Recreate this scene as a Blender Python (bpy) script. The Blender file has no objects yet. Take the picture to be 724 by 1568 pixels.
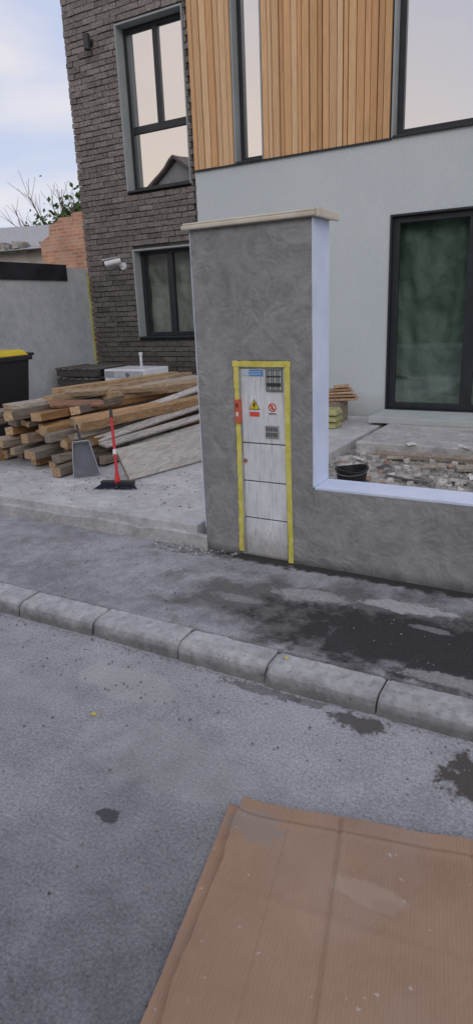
import bpy, math, random
from mathutils import Vector, Matrix, noise
random.seed(7)
S=bpy.context.scene
COL=S.collection
S.view_settings.view_transform='Standard'
S.view_settings.look='None'
S.view_settings.exposure=0
# ------------------------------------------------------------------ node helper
class NT:
    def __init__(s,name):
        s.m=bpy.data.materials.new(name);s.m.use_nodes=True
        s.t=s.m.node_tree;s.p=s.t.nodes['Principled BSDF'];s.out=s.t.nodes['Material Output']
        s.co=s.t.nodes.new('ShaderNodeTexCoord')
    def n(s,ty,**k):
        x=s.t.nodes.new(ty)
        for a,b in k.items(): setattr(x,a,b)
        return x
    def l(s,a,b): s.t.links.new(a,b)
    def noise(s,scale,detail=6,dist=0,rough=.55,vec=None):
        x=s.n('ShaderNodeTexNoise');x.inputs['Scale'].default_value=scale;x.inputs['Detail'].default_value=detail
        x.inputs['Distortion'].default_value=dist;x.inputs['Roughness'].default_value=rough
        s.l(vec or s.co.outputs['Object'],x.inputs['Vector']);return x.outputs['Fac']
    def mapv(s,sc=(1,1,1),loc=(0,0,0),rot=(0,0,0)):
        x=s.n('ShaderNodeMapping');x.inputs['Scale'].default_value=sc;x.inputs['Location'].default_value=loc;x.inputs['Rotation'].default_value=rot
        s.l(s.co.outputs['Object'],x.inputs['Vector']);return x.outputs['Vector']
    def ramp(s,fac,a,b,ca=(0,0,0,1),cb=(1,1,1,1)):
        x=s.n('ShaderNodeValToRGB');e=x.color_ramp.elements
        e[0].position=a;e[0].color=ca;e[1].position=b;e[1].color=cb
        s.l(fac,x.inputs[0]);return x.outputs['Color']
    def mix(s,fac,a,b,mode='MIX'):
        x=s.n('ShaderNodeMix',data_type='RGBA',blend_type=mode)
        for i,v in ((0,fac),(6,a),(7,b)):
            if isinstance(v,(int,float)): x.inputs[i].default_value=v
            elif isinstance(v,tuple): x.inputs[i].default_value=v
            else: s.l(v,x.inputs[i])
        return x.outputs[2]
    def math(s,op,a,b=0,c=0):
        x=s.n('ShaderNodeMath',operation=op)
        for i,v in enumerate((a,b,c)):
            if isinstance(v,(int,float)): x.inputs[i].default_value=v
            else: s.l(v,x.inputs[i])
        return x.outputs[0]
    def xyz(s):
        x=s.n('ShaderNodeSeparateXYZ');s.l(s.co.outputs['Object'],x.inputs[0]);return x.outputs
    def spot(s,cx,cy,rx,ry,nz,amp=1.0,lo=.25,hi=.5):
        """soft irregular blotch on the ground around world point (cx,cy)"""
        X,Y,Z=s.xyz()
        a=s.math('MULTIPLY_ADD',X,1/rx,-cx/rx);b=s.math('MULTIPLY_ADD',Y,1/ry,-cy/ry)
        d=s.math('SQRT',s.math('ADD',s.math('MULTIPLY',a,a),s.math('MULTIPLY',b,b)))
        v=s.math('SUBTRACT',s.math('MULTIPLY_ADD',nz,2.2*amp,1.0-1.1*amp),d)
        return s.ramp(v,max(0,lo-.25),hi-.25)
    def bump(s,h,st=.5,d=.01,prev=None):
        x=s.n('ShaderNodeBump');x.inputs['Strength'].default_value=st;x.inputs['Distance'].default_value=d
        s.l(h,x.inputs['Height'])
        if prev: s.l(prev,x.inputs['Normal'])
        return x.outputs[0]
    def fin(s,col,rough=.85,nor=None,metal=0,spec=.3):
        if isinstance(col,tuple): s.p.inputs['Base Color'].default_value=col
        else: s.l(col,s.p.inputs['Base Color'])
        if isinstance(rough,(int,float)): s.p.inputs['Roughness'].default_value=rough
        else: s.l(rough,s.p.inputs['Roughness'])
        s.p.inputs['Metallic'].default_value=metal
        s.p.inputs['Specular IOR Level'].default_value=spec
        if nor: s.l(nor,s.p.inputs['Normal'])
        return s.m
def mat(name,c1,c2,scale=4,rough=.85,bump=.3,bscale=80,bd=.004,a=.35,b=.65,spec=.3,metal=0,dist=0,attr=False,vec=(1,1,1)):
    t=NT(name);v=t.mapv(vec)
    col=t.mix(t.ramp(t.noise(scale,8,dist,vec=v),a,b),c1,c2)
    if attr:
        at=t.n('ShaderNodeAttribute');at.attribute_name='Col'
        col=t.mix(1.0,at.outputs['Color'],col,'MULTIPLY')
    nor=t.bump(t.noise(bscale,6,vec=v),bump,bd) if bump else None
    return t.fin(col,rough,nor,metal,spec)
# ------------------------------------------------------------------ mesh helpers
class MB:
    def __init__(s): s.v=[];s.f=[];s.c=[];s.mi=[]
    def face(s,pts,c=(1,1,1),mi=0):
        i=len(s.v);s.v+= [tuple(p) for p in pts];s.f.append(tuple(range(i,i+len(pts))));s.c.append(c);s.mi.append(mi)
    def hexa(s,P,c=(1,1,1),mi=0,endc=None,endf=()):
        i=len(s.v);s.v+=[tuple(p) for p in P]
        F=[(0,3,2,1),(4,5,6,7),(0,1,5,4),(1,2,6,5),(2,3,7,6),(3,0,4,7)]
        for k,f in enumerate(F):
            s.f.append(tuple(i+j for j in f));s.c.append(endc if (endc and k in endf) else c);s.mi.append(mi)
    def box(s,x0,x1,y0,y1,z0,z1,c=(1,1,1),mi=0,j=0):
        P=[(x0,y0,z0),(x1,y0,z0),(x1,y1,z0),(x0,y1,z0),(x0,y0,z1),(x1,y0,z1),(x1,y1,z1),(x0,y1,z1)]
        if j: P=[tuple(q+random.uniform(-j,j) for q in p) for p in P]
        s.hexa(P,c,mi)
    def beam(s,p0,p1,w,h,roll=0,c=(1,1,1),endc=None,j=.004,mi=0):
        p0=Vector(p0);p1=Vector(p1);d=(p1-p0).normalized()
        sd=d.cross(Vector((0,0,1)))
        if sd.length<1e-4: sd=Vector((1,0,0))
        sd.normalize();up=sd.cross(d)
        q=Matrix.Rotation(roll,3,d);sd=q@sd;up=q@up
        P=[]
        for u in (-1,1):
            for (p,a) in ((p0,-1),(p0,1),(p1,1),(p1,-1)):
                P.append(p+sd*(a*w/2)+up*(u*h/2)+Vector([random.uniform(-j,j) for _ in range(3)]))
        s.hexa(P,c,mi,endc,(2,4))
    def cyl(s,p0,p1,r0,r1,n=12,c=(1,1,1),caps=True,mi=0):
        p0=Vector(p0);p1=Vector(p1);d=(p1-p0).normalized()
        a=d.orthogonal().normalized();b=d.cross(a);i=len(s.v)
        for p,r in ((p0,r0),(p1,r1)):
            for k in range(n):
                t=2*math.pi*k/n;s.v.append(tuple(p+a*math.cos(t)*r+b*math.sin(t)*r))
        for k in range(n):
            s.f.append((i+k,i+(k+1)%n,i+n+(k+1)%n,i+n+k));s.c.append(c);s.mi.append(mi)
        if caps:
            s.f.append(tuple(i+k for k in reversed(range(n))));s.c.append(c);s.mi.append(mi)
            s.f.append(tuple(i+n+k for k in range(n)));s.c.append(c);s.mi.append(mi)
    def obj(s,name,mats,parent=None,bevel=0,smooth=False):
        me=bpy.data.meshes.new(name);me.from_pydata(s.v,[],s.f)
        if not isinstance(mats,(list,tuple)): mats=[mats]
        for m in mats: me.materials.append(m)
        at=me.color_attributes.new('Col','FLOAT_COLOR','CORNER')
        k=0
        for p,c,mi in zip(me.polygons,s.c,s.mi):
            p.material_index=mi;p.use_smooth=smooth
            for _ in p.loop_indices:
                at.data[k].color=(c[0],c[1],c[2],1);k+=1
        me.update()
        o=bpy.data.objects.new(name,me);COL.objects.link(o)
        if parent: o.parent=parent
        if bevel:
            b=o.modifiers.new('b','BEVEL');b.width=bevel;b.segments=2;b.limit_method='ANGLE'
        return o
def empty(name):
    o=bpy.data.objects.new(name,None);COL.objects.link(o);return o
def bx(name,x0,x1,y0,y1,z0,z1,m,parent=None,bevel=0):
    b=MB();b.box(x0,x1,y0,y1,z0,z1);return b.obj(name,m,parent,bevel)
def grid(name,x0,x1,y0,y1,nx,ny,zf,m,parent=None,smooth=True):
    b=MB()
    for j in range(ny+1):
        for i in range(nx+1):
            x=x0+(x1-x0)*i/nx;y=y0+(y1-y0)*j/ny;b.v.append((x,y,zf(x,y)))
    for j in range(ny):
        for i in range(nx):
            a=j*(nx+1)+i;b.f.append((a,a+1,a+nx+2,a+nx+1));b.c.append((1,1,1));b.mi.append(0)
    return b.obj(name,m,parent,smooth=smooth)
# ------------------------------------------------------------------ materials
def m_road():
    t=NT('asphalt_dusty');X,Y,Z=t.xyz()
    big=t.noise(1.4,6,.1);mid=t.noise(7,8,.1)
    dust=t.math('ADD',t.math('MULTIPLY',big,.85),t.math('MULTIPLY',mid,.45))
    dust=t.math('ADD',dust,t.math('MULTIPLY_ADD',Y,.30,-.37))
    base=t.ramp(dust,.35,1.0,(.140,.144,.154,1),(.44,.442,.458,1))
    spk=t.ramp(t.noise(95,9,rough=.75),.34,.66,(.58,.58,.58,1),(1.4,1.4,1.4,1))
    dk=t.math('MULTIPLY_ADD',Y,.9,-.4)
    col=t.mix(1.0,base,spk,'MULTIPLY')
    vo=t.n('ShaderNodeTexVoronoi');vo.inputs['Scale'].default_value=120;t.l(t.co.outputs['Object'],vo.inputs['Vector'])
    col=t.mix(t.math('MULTIPLY',t.ramp(vo.outputs['Distance'],.10,.2,(1,1,1,1),(0,0,0,1)),.3),col,(.48,.48,.48,1))
    nz=t.noise(6,8,.2);nzf=t.noise(17,8,.1,rough=.65)
    for (cx,cy,rx,ry,k) in ((-.72,2.12,.13,.06,.85),(-1.18,2.16,.20,.035,.6),(-.20,2.00,.19,.14,.92),(.5,2.08,.5,.14,.8),(-.95,2.16,.08,.03,.5)):
        col=t.mix(t.math('MULTIPLY',t.spot(cx,cy,rx,ry,nzf,1.2),k),col,(.075,.066,.057,1))
    for (cx,cy,rx,ry,k) in ((-1.75,1.95,.3,.12,.35),(-1.3,1.6,.4,.2,.2),(-2.3,1.7,.5,.1,.2)):
        col=t.mix(t.math('MULTIPLY',t.spot(cx,cy,rx,ry,nz),k),col,(.52,.51,.50,1))
    col=t.mix(t.math('MULTIPLY',t.spot(-1.30,1.28,.05,.035,nzf,1.2),.8),col,(.05,.05,.05,1))
    h=t.math('ADD',t.noise(110,6,rough=.7),t.math('MULTIPLY',t.noise(12,5),1.2))
    return t.fin(col,.88,t.bump(h,.8,.008))
def m_walk():
    t=NT('pavement_asphalt');X,Y,Z=t.xyz()
    n1=t.noise(2.2,8,.15);n2=t.noise(11,8,.1)
    base=t.ramp(t.math('ADD',t.math('MULTIPLY',n1,.55),t.math('MULTIPLY',n2,.45)),.38,.62,(.25,.25,.265,1),(.43,.43,.45,1))
    spk=t.ramp(t.noise(90,8,rough=.75),.34,.66,(.62,.62,.62,1),(1.33,1.33,1.33,1))
    nz=t.noise(3.4,9,.15,rough=.62);nz2=t.noise(9,8,.1,rough=.65)
    wet=t.spot(-.75,2.82,1.45,.46,nz,1.0,.25,.6)
    wetb=t.spot(-.48,2.70,1.12,.36,nz2,.9,.2,.62)
    col=t.mix(t.math('MULTIPLY',wet,.88),base,(.13,.123,.117,1))
    col=t.mix(t.math('MULTIPLY',wetb,.94),col,(.034,.033,.036,1))
    for (cx,cy,rx,ry,k) in ((-.80,3.04,.26,.075,.9),(-1.28,2.98,.24,.07,.6),(-.62,2.86,.10,.03,.4),(-1.65,2.78,.16,.05,.4),(-.2,3.0,.2,.04,.5),(-.3,2.45,.35,.05,.6)):
        col=t.mix(t.math('MULTIPLY',t.spot(cx,cy,rx,ry,nz2,1.2,.25,.55),k),col,(.46,.45,.45,1))
    col=t.mix(1.0,col,spk,'MULTIPLY')
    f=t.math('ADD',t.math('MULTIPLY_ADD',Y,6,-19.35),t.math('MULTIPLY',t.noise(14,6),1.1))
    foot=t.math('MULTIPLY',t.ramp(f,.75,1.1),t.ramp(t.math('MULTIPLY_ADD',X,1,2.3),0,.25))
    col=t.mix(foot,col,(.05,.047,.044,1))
    # grimy joint against the back of the kerb
    g=t.ramp(t.math('ADD',t.math('MULTIPLY_ADD',Y,12,-28.35),t.math('MULTIPLY',t.noise(20,6),.5)),.25,.55,(.55,.54,.52,1),(1,1,1,1))
    col=t.mix(1.0,col,g,'MULTIPLY')
    rg=t.math('SUBTRACT',.88,t.math('MULTIPLY',wetb,.25))
    h=t.math('ADD',t.noise(110,6,rough=.7),t.math('MULTIPLY',t.noise(10,6),2))
    return t.fin(col,rg,t.bump(h,.8,.007),spec=.35)
def m_render():
    t=NT('cement_render')
    vo=t.n('ShaderNodeTexVoronoi');vo.inputs['Scale'].default_value=4.6
    wv=t.n('ShaderNodeVectorMath',operation='ADD');nzv=t.n('ShaderNodeTexNoise');nzv.inputs['Scale'].default_value=3.0;nzv.inputs['Detail'].default_value=3
    t.l(t.co.outputs['Object'],nzv.inputs['Vector'])
    scv=t.n('ShaderNodeVectorMath',operation='SCALE');scv.inputs['Scale'].default_value=.3;t.l(nzv.outputs['Color'],scv.inputs[0])
    t.l(t.co.outputs['Object'],wv.inputs[0]);t.l(scv.outputs[0],wv.inputs[1]);t.l(wv.outputs[0],vo.inputs['Vector'])
    arcs=t.math('SINE',t.math('MULTIPLY',vo.outputs['Distance'],38))
    fade=t.ramp(t.noise(7,5),.42,.60)
    arcs=t.math('MULTIPLY',arcs,fade)
    w=t.noise(6,6,1.5,rough=.5);w2=t.noise(19,6,.8,rough=.6)
    v=t.math('ADD',t.math('ADD',t.math('MULTIPLY',w,.65),t.math('MULTIPLY',w2,.35)),t.math('MULTIPLY',arcs,.040))
    col=t.ramp(v,.36,.66,(.245,.245,.243,1),(.355,.354,.350,1))
    big=t.ramp(t.noise(1.7,4,.2),.3,.7,(.88,.88,.89,1),(1.1,1.1,1.1,1))
    col=t.mix(1.0,col,big,'MULTIPLY')
    X,Y,Z=t.xyz()
    damp=t.ramp(t.math('ADD',Z,t.math('MULTIPLY',t.noise(7,5),.09)),.135,.20,(.5,.5,.5,1),(1,1,1,1))
    col=t.mix(1.0,col,damp,'MULTIPLY')
    n=t.bump(v,.6,.035);n=t.bump(t.noise(160,7,rough=.7),.5,.004,n)
    return t.fin(col,.9,n,spec=.2)
def m_stucco(name,c,c2):
    t=NT(name);col=t.mix(t.ramp(t.noise(.9,5,.3),.3,.7),c,c2)
    col=t.mix(1.0,col,t.ramp(t.noise(60,6),.3,.7,(.93,.93,.93,1),(1.05,1.05,1.05,1)),'MULTIPLY')
    X,Y,Z=t.xyz()
    dirt=t.ramp(t.math('ADD',Z,t.math('MULTIPLY',t.noise(5,6),.35)),.45,.75,(.78,.76,.72,1),(1,1,1,1))
    col=t.mix(1.0,col,dirt,'MULTIPLY')
    return t.fin(col,.9,t.bump(t.noise(200,4),.6,.004),spec=.2)
def m_concrete(name,a,b,sc=2.5,kerb=False):
    t=NT(name)
    n=t.math('ADD',t.math('MULTIPLY',t.noise(sc,8,.2),.55),t.math('MULTIPLY',t.noise(sc*5,8,.1),.45))
    col=t.ramp(n,.38,.62,a,b)
    dk=tuple(q*.45 for q in a[:3])+(1,)
    col=t.mix(t.math('MULTIPLY',t.ramp(t.noise(34,6),.58,.70),.55),col,dk)
    if kerb:
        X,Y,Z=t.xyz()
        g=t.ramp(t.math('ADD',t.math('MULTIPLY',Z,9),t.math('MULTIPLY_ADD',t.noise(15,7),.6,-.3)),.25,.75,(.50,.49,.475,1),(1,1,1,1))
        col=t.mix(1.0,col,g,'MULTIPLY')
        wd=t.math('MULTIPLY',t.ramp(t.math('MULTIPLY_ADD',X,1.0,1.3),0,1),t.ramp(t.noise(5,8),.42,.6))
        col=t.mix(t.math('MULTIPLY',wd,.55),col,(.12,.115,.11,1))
    h=t.math('ADD',t.noise(90,6),t.math('MULTIPLY',t.noise(9,5),2))
    return t.fin(col,.88,t.bump(h,.6,.008),spec=.25)
MR=m_road();MW=m_walk();MREN=m_render()
MST=m_stucco('facade_stucco',(.53,.585,.605,1),(.585,.635,.65,1))
MWH=mat('white_primer',(.62,.70,.86,1),(.71,.78,.92,1),6,.85,.25,150,.003)
MSLAB=m_concrete('driveway_concrete',(.40,.40,.41,1),(.62,.62,.62,1))
MCONC=m_concrete('old_concrete',(.34,.335,.33,1),(.56,.55,.54,1),4)
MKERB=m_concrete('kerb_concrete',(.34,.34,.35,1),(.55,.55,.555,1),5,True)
MPAV=m_concrete('pavement_slab',(.30,.30,.31,1),(.48,.48,.48,1),3)
MBW=m_concrete('boundary_render',(.40,.42,.43,1),(.52,.535,.54,1),1.6)
MREV=mat('grey_reveal',(.30,.33,.33,1),(.35,.38,.38,1),3,.8,.2)
MFR=mat('anthracite_frame',(.018,.021,.026,1),(.026,.03,.036,1),8,.45,.05,spec=.5)
MBLK=mat('bitumen_black',(.012,.013,.018,1),(.03,.032,.04,1),5,.6,.2)
MBRK=mat('dark_clinker',(.70,.68,.67,1),(1.3,1.27,1.25,1),26,.8,1.0,55,.014,attr=True)
MMOR=mat('brick_mortar',(.055,.052,.05,1),(.085,.08,.075,1),20,.95,.5)
def m_wood(name,sc=(14,14,.9),bumpst=.3,lo=.75,hi=1.2):
    t=NT(name);at=t.n('ShaderNodeAttribute');at.attribute_name='Col'
    g=t.noise(3,8,1.2,vec=t.mapv(sc));c=t.ramp(g,.3,.7,(lo,lo*.97,lo*.93,1),(hi,hi,hi,1))
    col=t.mix(1.0,at.outputs['Color'],c,'MULTIPLY')
    return t.fin(col,.72,t.bump(g,bumpst,.004),spec=.3)
MLARCH=m_wood('larch_cladding',lo=.85,hi=1.12)
MLUM=m_wood('weathered_lumber',sc=(16,1.2,16),bumpst=.5,lo=.5,hi=1.25)
MPAINT=mat('painted_parts',(.9,.9,.9,1),(1.05,1.05,1.05,1),12,.5,.1,attr=True,spec=.4)
MRUB=mat('rubble_debris',(.7,.7,.7,1),(1.2,1.2,1.2,1),30,.95,.6,60,.01,attr=True)
def m_glass(name,tint,refl,fr=.5):
    t=NT(name);gl=t.n('ShaderNodeBsdfGlossy');gl.inputs['Roughness'].default_value=.01;gl.inputs['Color'].default_value=(.96,.96,.96,1)
    tr=t.n('ShaderNodeBsdfTransparent');tr.inputs['Color'].default_value=tint
    t.l(t.bump(t.noise(1.3,2),.06,.02),gl.inputs['Normal'])
    lw=t.n('ShaderNodeLayerWeight');lw.inputs['Blend'].default_value=.35
    f=t.math('ADD',t.math('MULTIPLY',lw.outputs['Fresnel'],fr),refl)
    mx=t.n('ShaderNodeMixShader');t.l(f,mx.inputs[0]);t.l(tr.outputs[0],mx.inputs[1]);t.l(gl.outputs[0],mx.inputs[2]);t.l(mx.outputs[0],t.out.inputs[0])
    return t.m
MGL=m_glass('coated_glass',(.30,.32,.32,1),.72)
MGD=m_glass('door_glass',(.7,.78,.74,1),.12,.3)
MGLO=m_glass('window_glass',(.8,.82,.79,1),.10,.3)
MCURT=mat('plastic_film_green',(.14,.20,.165,1),(.27,.34,.295,1),1.8,.45,.6,6,.05,spec=.5,dist=1.8)
MCURL=mat('plastic_film_grey',(.28,.31,.28,1),(.46,.49,.44,1),2.5,.5,.4,6,.05,spec=.5,dist=1.0)
MCURW=mat('white_curtain',(.75,.77,.8,1),(.88,.9,.92,1),3,.9,.2,vec=(6,1,.3))
MDARK=mat('dark_interior',(.03,.03,.03,1),(.05,.05,.05,1),1,.9,0)
# ------------------------------------------------------------------ ground
def zr(x,y): return 0.006*noise.noise(Vector((x*.8,y*.8,0)))
grid('road',-12,10,-7.0,2.24,110,50,lambda x,y:zr(x,y),MR)
MG=mat('earth',(.11,.10,.07,1),(.17,.16,.11,1),.8,.95,.4,30,.02)
grid('ground',-220,220,-220,260,8,8,lambda x,y:-.03,MG,smooth=False)
grid('sidewalk',-12,10,2.35,3.40,120,16,lambda x,y:.086+.006*noise.noise(Vector((x*1.2,y*1.5,3))),MW)
bx('pavement',-30,20,-9,-7,-.02,.09,MPAV)
# kerb stones (worn, chipped)
kb=MB();js=[-4.85,-4.3,-3.78,-3.25,-2.73,-2.2,-1.66,-1.19,-.68,-.16,.36,.88]
edges=[-5.4-.53*i for i in range(13)][::-1]+js+[1.4+.53*i for i in range(16)]
def kz(x,k): return .005*noise.noise(Vector((x*9,k,2)))+.004*noise.noise(Vector((x*31,k,5)))
for ki,(a,b_) in enumerate(zip(edges[:-1],edges[1:])):
    dz=random.uniform(-.008,.008);dy=random.uniform(-.008,.008);g=random.uniform(.003,.008);tw=random.uniform(-.008,.008)
    n=22;base=len(kb.v)
    prof=[(2.200,-.03),(2.206,.045),(2.212,.070),(2.226,.084),(2.25,.089),(2.31,.093),(2.352,.095),(2.362,.086),(2.362,-.03)]
    m=len(prof)
    for i in range(n+1):
        x=a+g+(b_-a-2*g)*i/n
        e=min(i,n-i);ch=.012 if e==0 else 0
        chip=.020*max(0,noise.noise(Vector((x*7,ki,9)))-.2)/.5
        for k,(y,z) in enumerate(prof):
            q=kz(x,k+ki*3)
            yy=y+dy+tw*(i/n-.5)+(q*1.3 if k<5 else 0)+((ch*.6+chip) if k in(1,2,3) else 0)
            z2=z+dz*(z>0)+(q if 0<k<m-1 else 0)-(ch*.7 if 2<=k<=6 else 0)-(chip if k in (2,3) else 0)
            kb.v.append((x,yy,z2))
    for i in range(n):
        for k in range(m-1):
            p=base+i*m+k;kb.f.append((p,p+m,p+m+1,p+1));kb.c.append((1,1,1));kb.mi.append(0)
    kb.f.append(tuple(base+k for k in range(m)));kb.c.append((1,1,1));kb.mi.append(0)
    kb.f.append(tuple(base+n*m+k for k in reversed(range(m))));kb.c.append((1,1,1));kb.mi.append(0)
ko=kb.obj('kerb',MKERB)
# driveway slab + courtyard
dr=empty('driveway')
b=MB();b.box(-7.06,-2.30,3.385,7.9,-.02,.232);b.obj('slab',MSLAB,dr,bevel=.008)
b=MB();x=-7.06
while x<-2.2:
    x2=min(x+.11,-2.2);ft=lambda x:(3.352+.010*noise.noise(Vector((x*4,0,0)))+.006*noise.noise(Vector((x*19,0,0))),.172+.018*noise.noise(Vector((x*3,5,0)))+.008*noise.noise(Vector((x*23,5,0))))
    (ya_,za_),(yb_,zb_)=ft(x),ft(x2)
    b.face([(x,ya_,-.02),(x2,yb_,-.02),(x2,yb_,zb_),(x,ya_,za_)]);b.face([(x,ya_,za_),(x2,yb_,zb_),(x2,3.384,zb_+.008),(x,3.384,za_+.008)])
    x=x2
b.obj('slab_lower_lift',MCONC,dr)
cz_=lambda x,y:.15+.035*noise.fractal(Vector((x*2.3,y*2.3,1)),1,2,5)
grid('courtyard',-2.30,5,3.57,7.9,110,70,cz_,mat('rubble_ground',(.22,.21,.195,1),(.50,.48,.45,1),8,.95,.9,45,.02))
tr=empty('terrace')
bx('terrace_slab',-2.20,4,6.20,7.9,.0,.26,MCONC,tr,bevel=.01)
bx('door_step',-2.44,4,7.30,7.9,.2605,.332,MST,tr,bevel=.006)
b=MB();b.beam((-1.95,6.05,.18),(-1.0,6.10,.185),.08,.05,.1,(.34,.29,.24));b.beam((-1.1,5.7,.19),(-.2,6.0,.21),.10,.03,.1,(.42,.38,.33));b.obj('timber_offcuts',MLUM,bevel=.004)
rb=MB()
def stone(b,x,y,z,s,c):
    P=[]
    for dz in (0,1):
        for dx,dy in ((-1,-1),(1,-1),(1,1),(-1,1)):
            P.append((x+dx*s*random.uniform(.5,1),y+dy*s*random.uniform(.5,1),z+dz*s*random.uniform(.5,1.3)-.2*s))
    b.hexa(P,c)
for i in range(2200):
    x=random.uniform(-2.25,1.8);y=random.uniform(3.7,6.2)
    s=random.choice([.008,.010,.014,.02,.03,.04])*random.uniform(.7,1.2)
    g=random.uniform(.2,.6);c=random.choice([(g,g*.97,g*.92)]*14+[(.38,.24,.19)])
    stone(rb,x,y,cz_(x,y),s,c)
for i in range(70):
    x=random.uniform(-2.2,1);y=random.uniform(4.3,6.3);a=random.uniform(0,3.14);L=random.uniform(.06,.3)
    z0=cz_(x,y)+.02 if y<6.1 else .272
    rb.beam((x,y,z0),(x+L*math.cos(a),y+L*math.sin(a)*.3,z0+random.uniform(0,.03)),random.uniform(.02,.10),.010,random.uniform(-.3,.3),random.choice([(.48,.46,.42),(.36,.31,.25),(.66,.66,.64),(.36,.27,.22),(.1,.1,.1)]))
rb.obj('rubble',MRUB)
pb=MB()
for i in range(1000):
    x=random.uniform(-4.2,1.2);y=random.choice([random.uniform(.6,2.2),random.uniform(1.8,2.2),random.uniform(2.4,3.3)])
    z=.003 if y<2.25 else .092
    s=random.uniform(.0012,.0045);g=random.uniform(.10,.34)
    stone(pb,x,y,z,s,(g,g,g*.97))
for i in range(900):
    x=random.uniform(-4.5,1.2);y=2.195-abs(random.gauss(0,.022));g=random.uniform(.18,.42);stone(pb,x,y,.002,random.uniform(.001,.004),(g,g,g*.96))
for i in range(140):
    x=random.gauss(-2.35,.14);y=random.uniform(3.22,3.35);g=random.uniform(.25,.5);stone(pb,x,y,.092,random.uniform(.003,.012),(g,g,g))
for i in range(260):
    x=random.uniform(-5.5,-2.5);y=random.uniform(3.5,4.6);g=random.uniform(.15,.4);stone(pb,x,y,.234,random.uniform(.002,.007),random.choice([(g,g,g),(g,g*.8,g*.6)]))
pb.obj('gravel_bits',MRUB)
# ------------------------------------------------------------------ gate pillar and front wall
def prism(name,outline,y0,y1,m,parent=None):
    b=MB();n=len(outline)
    b.face([(x,y0,z) for x,z in outline]);b.face([(x,y1,z) for x,z in reversed(outline)])
    for i in range(n):
        (xa,za),(xb,zb)=outline[i],outline[(i+1)%n]
        b.face([(xb,y0,zb),(xa,y0,za),(xa,y1,za),(xb,y1,zb)])
    return b.obj(name,m,parent)
Y0=3.36
gp=empty('gate_pillar')
prism('rendered_body',[(-2.205,.0),(-1.955,.0),(-1.955,1.312),(-1.578,1.312),(-1.578,.0),(-1.446,0),(-1.446,2.04),(-2.205,2.04)],Y0,3.575,MREN,gp)
b=MB();N=40
for i in range(N):
    za=.588+(2.038-.588)*i/N;zb=.588+(2.038-.588)*(i+1)/N
    w=lambda z:Y0-.003+.004*noise.noise(Vector((z*9,2,0)))
    xa,xb=-1.446,-1.438
    b.hexa([(xa,w(za),za),(xb,w(za),za),(xb,3.579,za),(xa,3.579,za),(xa,w(zb),zb),(xb,w(zb),zb),(xb,3.579,zb),(xa,3.579,zb)])
for i in range(N):
    za=.24+1.795*i/N;zb=.24+1.795*(i+1)/N
    w=lambda z:-2.2095-.003*noise.noise(Vector((z*11,2,0)))
    b.hexa([(w(za),Y0-.001,za),(-2.2052,Y0-.001,za),(-2.2052,3.579,za),(w(za),3.579,za),(w(zb),Y0-.001,zb),(-2.2052,Y0-.001,zb),(-2.2052,3.579,zb),(w(zb),3.579,zb)])
b.obj('white_primed_side',MWH,gp)
MCAP=mat('limestone_cap',(.56,.50,.40,1),(.68,.63,.52,1),7,.7,.3,90,.003)
b=MB();b.box(-2.245,-1.412,3.325,3.605,2.041,2.064);b.box(-2.238,-1.418,3.332,3.598,2.0645,2.077)
b.box(-1.4115,-1.392,3.32,3.61,2.034,2.079)
b.obj('coping_stone',MCAP,gp,bevel=.006)
fw=empty('front_wall')
bx('rendered_wall',-1.4455,4.5,Y0,3.575,0,.572,MREN,fw)
bx('white_primed_top',-1.437,4.5,Y0+.001,3.579,.5725,.588,MWH,fw,bevel=.002)
# ------------------------------------------------------------------ meter cabinet
mc=empty('electric_meter_cabinet')
def m_cab():
    t=NT('dirty_white_enamel')
    s1=t.ramp(t.noise(2.2,6,.3,vec=t.mapv((45,1,2.2))),.60,.70)
    s2=t.ramp(t.noise(3,4,.1,vec=t.mapv((90,1,1.4),(3,0,1))),.61,.65)
    base=t.mix(t.ramp(t.noise(6,6),.35,.7),(.64,.66,.68,1),(.80,.82,.85,1))
    base=t.mix(t.math('MULTIPLY',s1,.55),base,(.26,.24,.22,1))
    base=t.mix(t.math('MULTIPLY',s2,.85),base,(.10,.09,.085,1))
    X,Y,Z=t.xyz()
    low=t.math('MULTIPLY',t.ramp(t.math('ADD',Z,t.math('MULTIPLY',t.noise(26,6,vec=t.mapv((3,1,1))),.35)),.30,.50,(1,1,1,1),(0,0,0,1)),.75)
    base=t.mix(low,base,(.36,.34,.31,1))
    return t.fin(base,.5,t.bump(t.noise(40,4),.15,.003),spec=.4)
MCAB=m_cab()
ys=Y0+.012
bx('housing',-1.953,-1.58,ys+.012,3.57,.07,1.31,MCAB,mc)
for nm,z0,z1 in (('meter_door',.825,1.262),('fuse_door',.587,.818),('cable_panel',.348,.580),('base_panel',.10,.341)):
    bx(nm,-1.912,-1.622,ys,ys+.011,z0,z1,MCAB,mc,bevel=.003)
b=MB()
for zq in (.8215,.5835,.3445): b.box(-1.912,-1.622,ys+.006,ys+.0115,zq-.0030,zq+.0030,(.07,.07,.07))
b.box(-1.9145,-1.9122,ys+.004,ys+.0118,.10,1.262,(.05,.05,.05));b.box(-1.6218,-1.6195,ys+.004,ys+.0118,.10,1.262,(.05,.05,.05))
b.obj('panel_gaps',MPAINT,mc)
b=MB()
b.box(-1.742,-1.634,ys-.008,ys-.001,1.135,1.262,(.18,.19,.19))
for i in range(6):
    xx=-1.733+i*.0165;b.box(xx,xx+.008,ys-.011,ys-.0085,1.145,1.252,(.5,.52,.52) if i%2 else (.3,.32,.33))
b.box(-1.733,-1.643,ys-.0125,ys-.0115,1.165,1.185,(.05,.05,.05));b.box(-1.733,-1.643,ys-.0125,ys-.0115,1.218,1.226,(.05,.05,.05))
b.box(-1.752,-1.665,ys-.008,ys-.001,.86,.935,(.35,.36,.36))
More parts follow.
